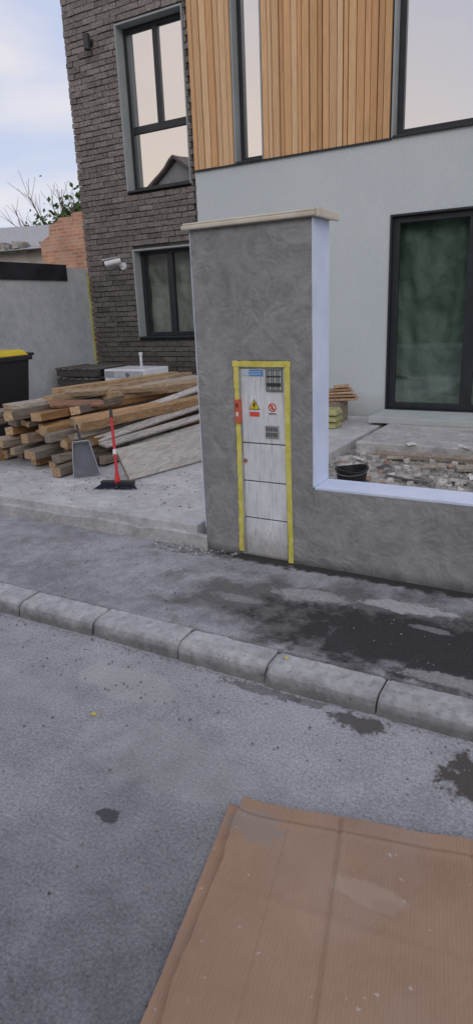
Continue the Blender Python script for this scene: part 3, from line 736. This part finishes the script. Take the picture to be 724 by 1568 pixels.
b=MB();b.hexa([(-19.9,14.2,3.56),(-14.2,14.2,3.45),(-14.2,16.8,3.45),(-19.9,16.8,3.56),(-19.9,16.7,4.6),(-14.4,16.7,4.35),(-14.4,16.8,4.35),(-19.9,16.8,4.6)],(.42,.42,.43));b.obj('roof',MRUB,e)
b=MB()
for i in range(60):
    x=random.uniform(-18,-14.3);stone(b,x,14.3+random.random()*.3,3.45+random.uniform(0,.2),random.uniform(.05,.2),random.choice([(.4,.38,.36),(.5,.5,.5),(.3,.27,.25)]))
b.obj('roof_rubble',MRUB,e)
MBARK=mat('bark',(.10,.08,.06,1),(.17,.14,.11,1),8,.95,.5)
MLEAF=mat('foliage',(.7,.7,.7,1),(1.3,1.3,1.2,1),1.2,.7,0,attr=True)
def tree(name,x,y,H,R,leaves,ls,z0=0,bare=False,low=False):
    rnd=random.Random(int(abs(x)*10)+len(name));e=empty(name);b=MB();tips=[]
    def grow(p,d,L,r,lv):
        q=p+d*L;b.cyl(p,q,r,r*.65,7,caps=False)
        if lv==0: tips.append(q);return
        for k in range(rnd.choice([3,4]) if lv>1 else 4):
            dd=(d+Vector((rnd.uniform(-1,1),rnd.uniform(-1,1),rnd.uniform(-.15,.7)))*.75).normalized()
            grow(p+d*L*rnd.uniform(.55,1),dd,L*rnd.uniform(.5,.8),r*.55,lv-1)
        tips.append(q)
    grow(Vector((x,y,z0)),Vector((rnd.uniform(-.08,.08),rnd.uniform(-.08,.08),1)).normalized(),H*.42,H*(.012 if bare else .025),4 if bare else 3)
    b.obj('trunk_and_limbs',MBARK,e)
    if leaves:
        b=MB()
        for i in range(leaves):
            t=rnd.choice(tips)
            o=Vector((rnd.gauss(0,1),rnd.gauss(0,1),rnd.gauss(0,.8)))*R*.16
            p=t+o
            if low and rnd.random()<.35: p=Vector((x+rnd.gauss(0,R*.5),y+rnd.gauss(0,.5),rnd.uniform(.3,H*.5)))
            a=Vector((rnd.uniform(-1,1),rnd.uniform(-1,1),rnd.uniform(-1,1))).normalized()*ls;c=a.orthogonal().normalized()*ls*.6
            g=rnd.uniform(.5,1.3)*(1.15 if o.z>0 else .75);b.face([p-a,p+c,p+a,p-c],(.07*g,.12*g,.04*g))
        b.obj('foliage',MLEAF,e)
tree('tree',-19.8,21,5.0,3.0,7000,.11)
tree('tree',-17.6,22,6.0,3.6,12000,.12)
tree('tree',-18.6,20.5,5.2,3.0,9000,.11)
tree('tree',-22.5,22,4.7,3,4000,.10)
tree('bare_tree',-19.0,20.2,7.2,2,60,.06,bare=True)
for (x,y,H) in ((-6.5,-10.6,6.4),(-2.0,-11,6.2),(-11,-11.5,6.5),(3,-11,6),(-4.3,-12,6.4),(-9,-10.8,6.5),(.6,-10.6,5.8)):
    tree('tree',x,y,H,4.5,5000,.24,low=True)
e=empty('gabled_house')
prism('gable_walls',[(-23,0),(-15,0),(-15,5.2),(-19,8.4),(-23,5.2)],-20,-12,MNH,e)
b=MB();b.hexa([(-14.6,-20.2,5.0),(-14.6,-11.7,5.0),(-19,-11.7,8.5),(-19,-20.2,8.5),(-14.6,-20.2,5.15),(-14.6,-11.7,5.15),(-19,-11.7,8.65),(-19,-20.2,8.65)],(.22,.18,.16))
b.hexa([(-23.4,-20.2,5.0),(-23.4,-11.7,5.0),(-19.01,-11.7,8.5),(-19.01,-20.2,8.5),(-23.4,-20.2,5.15),(-23.4,-11.7,5.15),(-19.01,-11.7,8.65),(-19.01,-20.2,8.65)],(.22,.18,.16));b.obj('roof',MRUB,e)
bx('garden_wall',-30,12,-9.3,-9.05,0,1.2,mat('dark_garden_wall',(.07,.09,.06,1),(.13,.14,.10,1),2,.9,.4))
# ------------------------------------------------------------------ world / sun
w=bpy.data.worlds.new('World');S.world=w;w.use_nodes=True;t=w.node_tree;t.nodes.clear()
N=t.nodes.new;Lk=t.links.new
out=N('ShaderNodeOutputWorld');sky=N('ShaderNodeTexSky');sky.sky_type='NISHITA';sky.sun_disc=False
sky.sun_elevation=math.radians(14);sky.sun_rotation=math.radians(151)
b1=N('ShaderNodeBackground');b1.inputs[1].default_value=.12;Lk(sky.outputs[0],b1.inputs[0])
tc=N('ShaderNodeTexCoord');sp=N('ShaderNodeSeparateXYZ');Lk(tc.outputs['Generated'],sp.inputs[0])
mp=N('ShaderNodeMapping');mp.inputs['Scale'].default_value=(1,1,3.2);Lk(tc.outputs['Generated'],mp.inputs[0])
no=N('ShaderNodeTexNoise');no.inputs['Scale'].default_value=2.8;no.inputs['Detail'].default_value=8;no.inputs['Distortion'].default_value=.3;Lk(mp.outputs[0],no.inputs['Vector'])
r1=N('ShaderNodeValToRGB');r1.color_ramp.elements[0].position=.40;r1.color_ramp.elements[0].color=(.53,.58,.76,1);r1.color_ramp.elements[1].position=.62;r1.color_ramp.elements[1].color=(.76,.72,.76,1);Lk(no.outputs[0],r1.inputs[0])
dp=N('ShaderNodeVectorMath');dp.operation='DOT_PRODUCT';Lk(tc.outputs['Generated'],dp.inputs[0]);dp.inputs[1].default_value=(-.62,-.78,0)
ma=N('ShaderNodeMapRange');ma.inputs['From Min'].default_value=.72;ma.inputs['From Max'].default_value=.95;Lk(dp.outputs['Value'],ma.inputs['Value'])
mz=N('ShaderNodeMapRange');mz.inputs['From Min'].default_value=.60;mz.inputs['From Max'].default_value=.15;Lk(sp.outputs['Z'],mz.inputs['Value'])
mm=N('ShaderNodeMath');mm.operation='MULTIPLY';Lk(ma.outputs[0],mm.inputs[0]);Lk(mz.outputs[0],mm.inputs[1])
mx=N('ShaderNodeMix');mx.data_type='RGBA';Lk(mm.outputs[0],mx.inputs[0]);Lk(r1.outputs[0],mx.inputs[6]);mx.inputs[7].default_value=(.95,.78,.66,1)
b2=N('ShaderNodeBackground');b2.inputs[1].default_value=1.15;Lk(mx.outputs[2],b2.inputs[0])
ms=N('ShaderNodeMixShader');ms.inputs[0].default_value=.84;Lk(b1.outputs[0],ms.inputs[1]);Lk(b2.outputs[0],ms.inputs[2]);Lk(ms.outputs[0],out.inputs[0])
sl=bpy.data.lights.new('sun','SUN');sl.energy=.6;sl.angle=math.radians(25);sl.color=(1,.95,.9)
so=bpy.data.objects.new('sun',sl);so.rotation_euler=(math.radians(62),0,math.radians(29));COL.objects.link(so)
# ------------------------------------------------------------------ camera
f=985;th=math.radians(17.5);ya=math.radians(30.4);r=math.radians(2.4)
h=Vector((-math.sin(ya),math.cos(ya),0));zz=Vector((0,0,1))
F=h*math.cos(th)-zz*math.sin(th);R0=Vector((math.cos(ya),math.sin(ya),0));U0=R0.cross(F)
Rv=R0*math.cos(r)-U0*math.sin(r);Uv=U0*math.cos(r)+R0*math.sin(r)
cd=bpy.data.cameras.new('camera');cd.sensor_fit='VERTICAL';cd.sensor_height=36;cd.lens=36*f/1568;cd.clip_end=1000;cd.clip_start=.05
co=bpy.data.objects.new('camera',cd);COL.objects.link(co)
m=Matrix((Rv,Uv,-F)).transposed().to_4x4();m.translation=Vector((0,0,1.6));co.matrix_world=m
S.camera=co
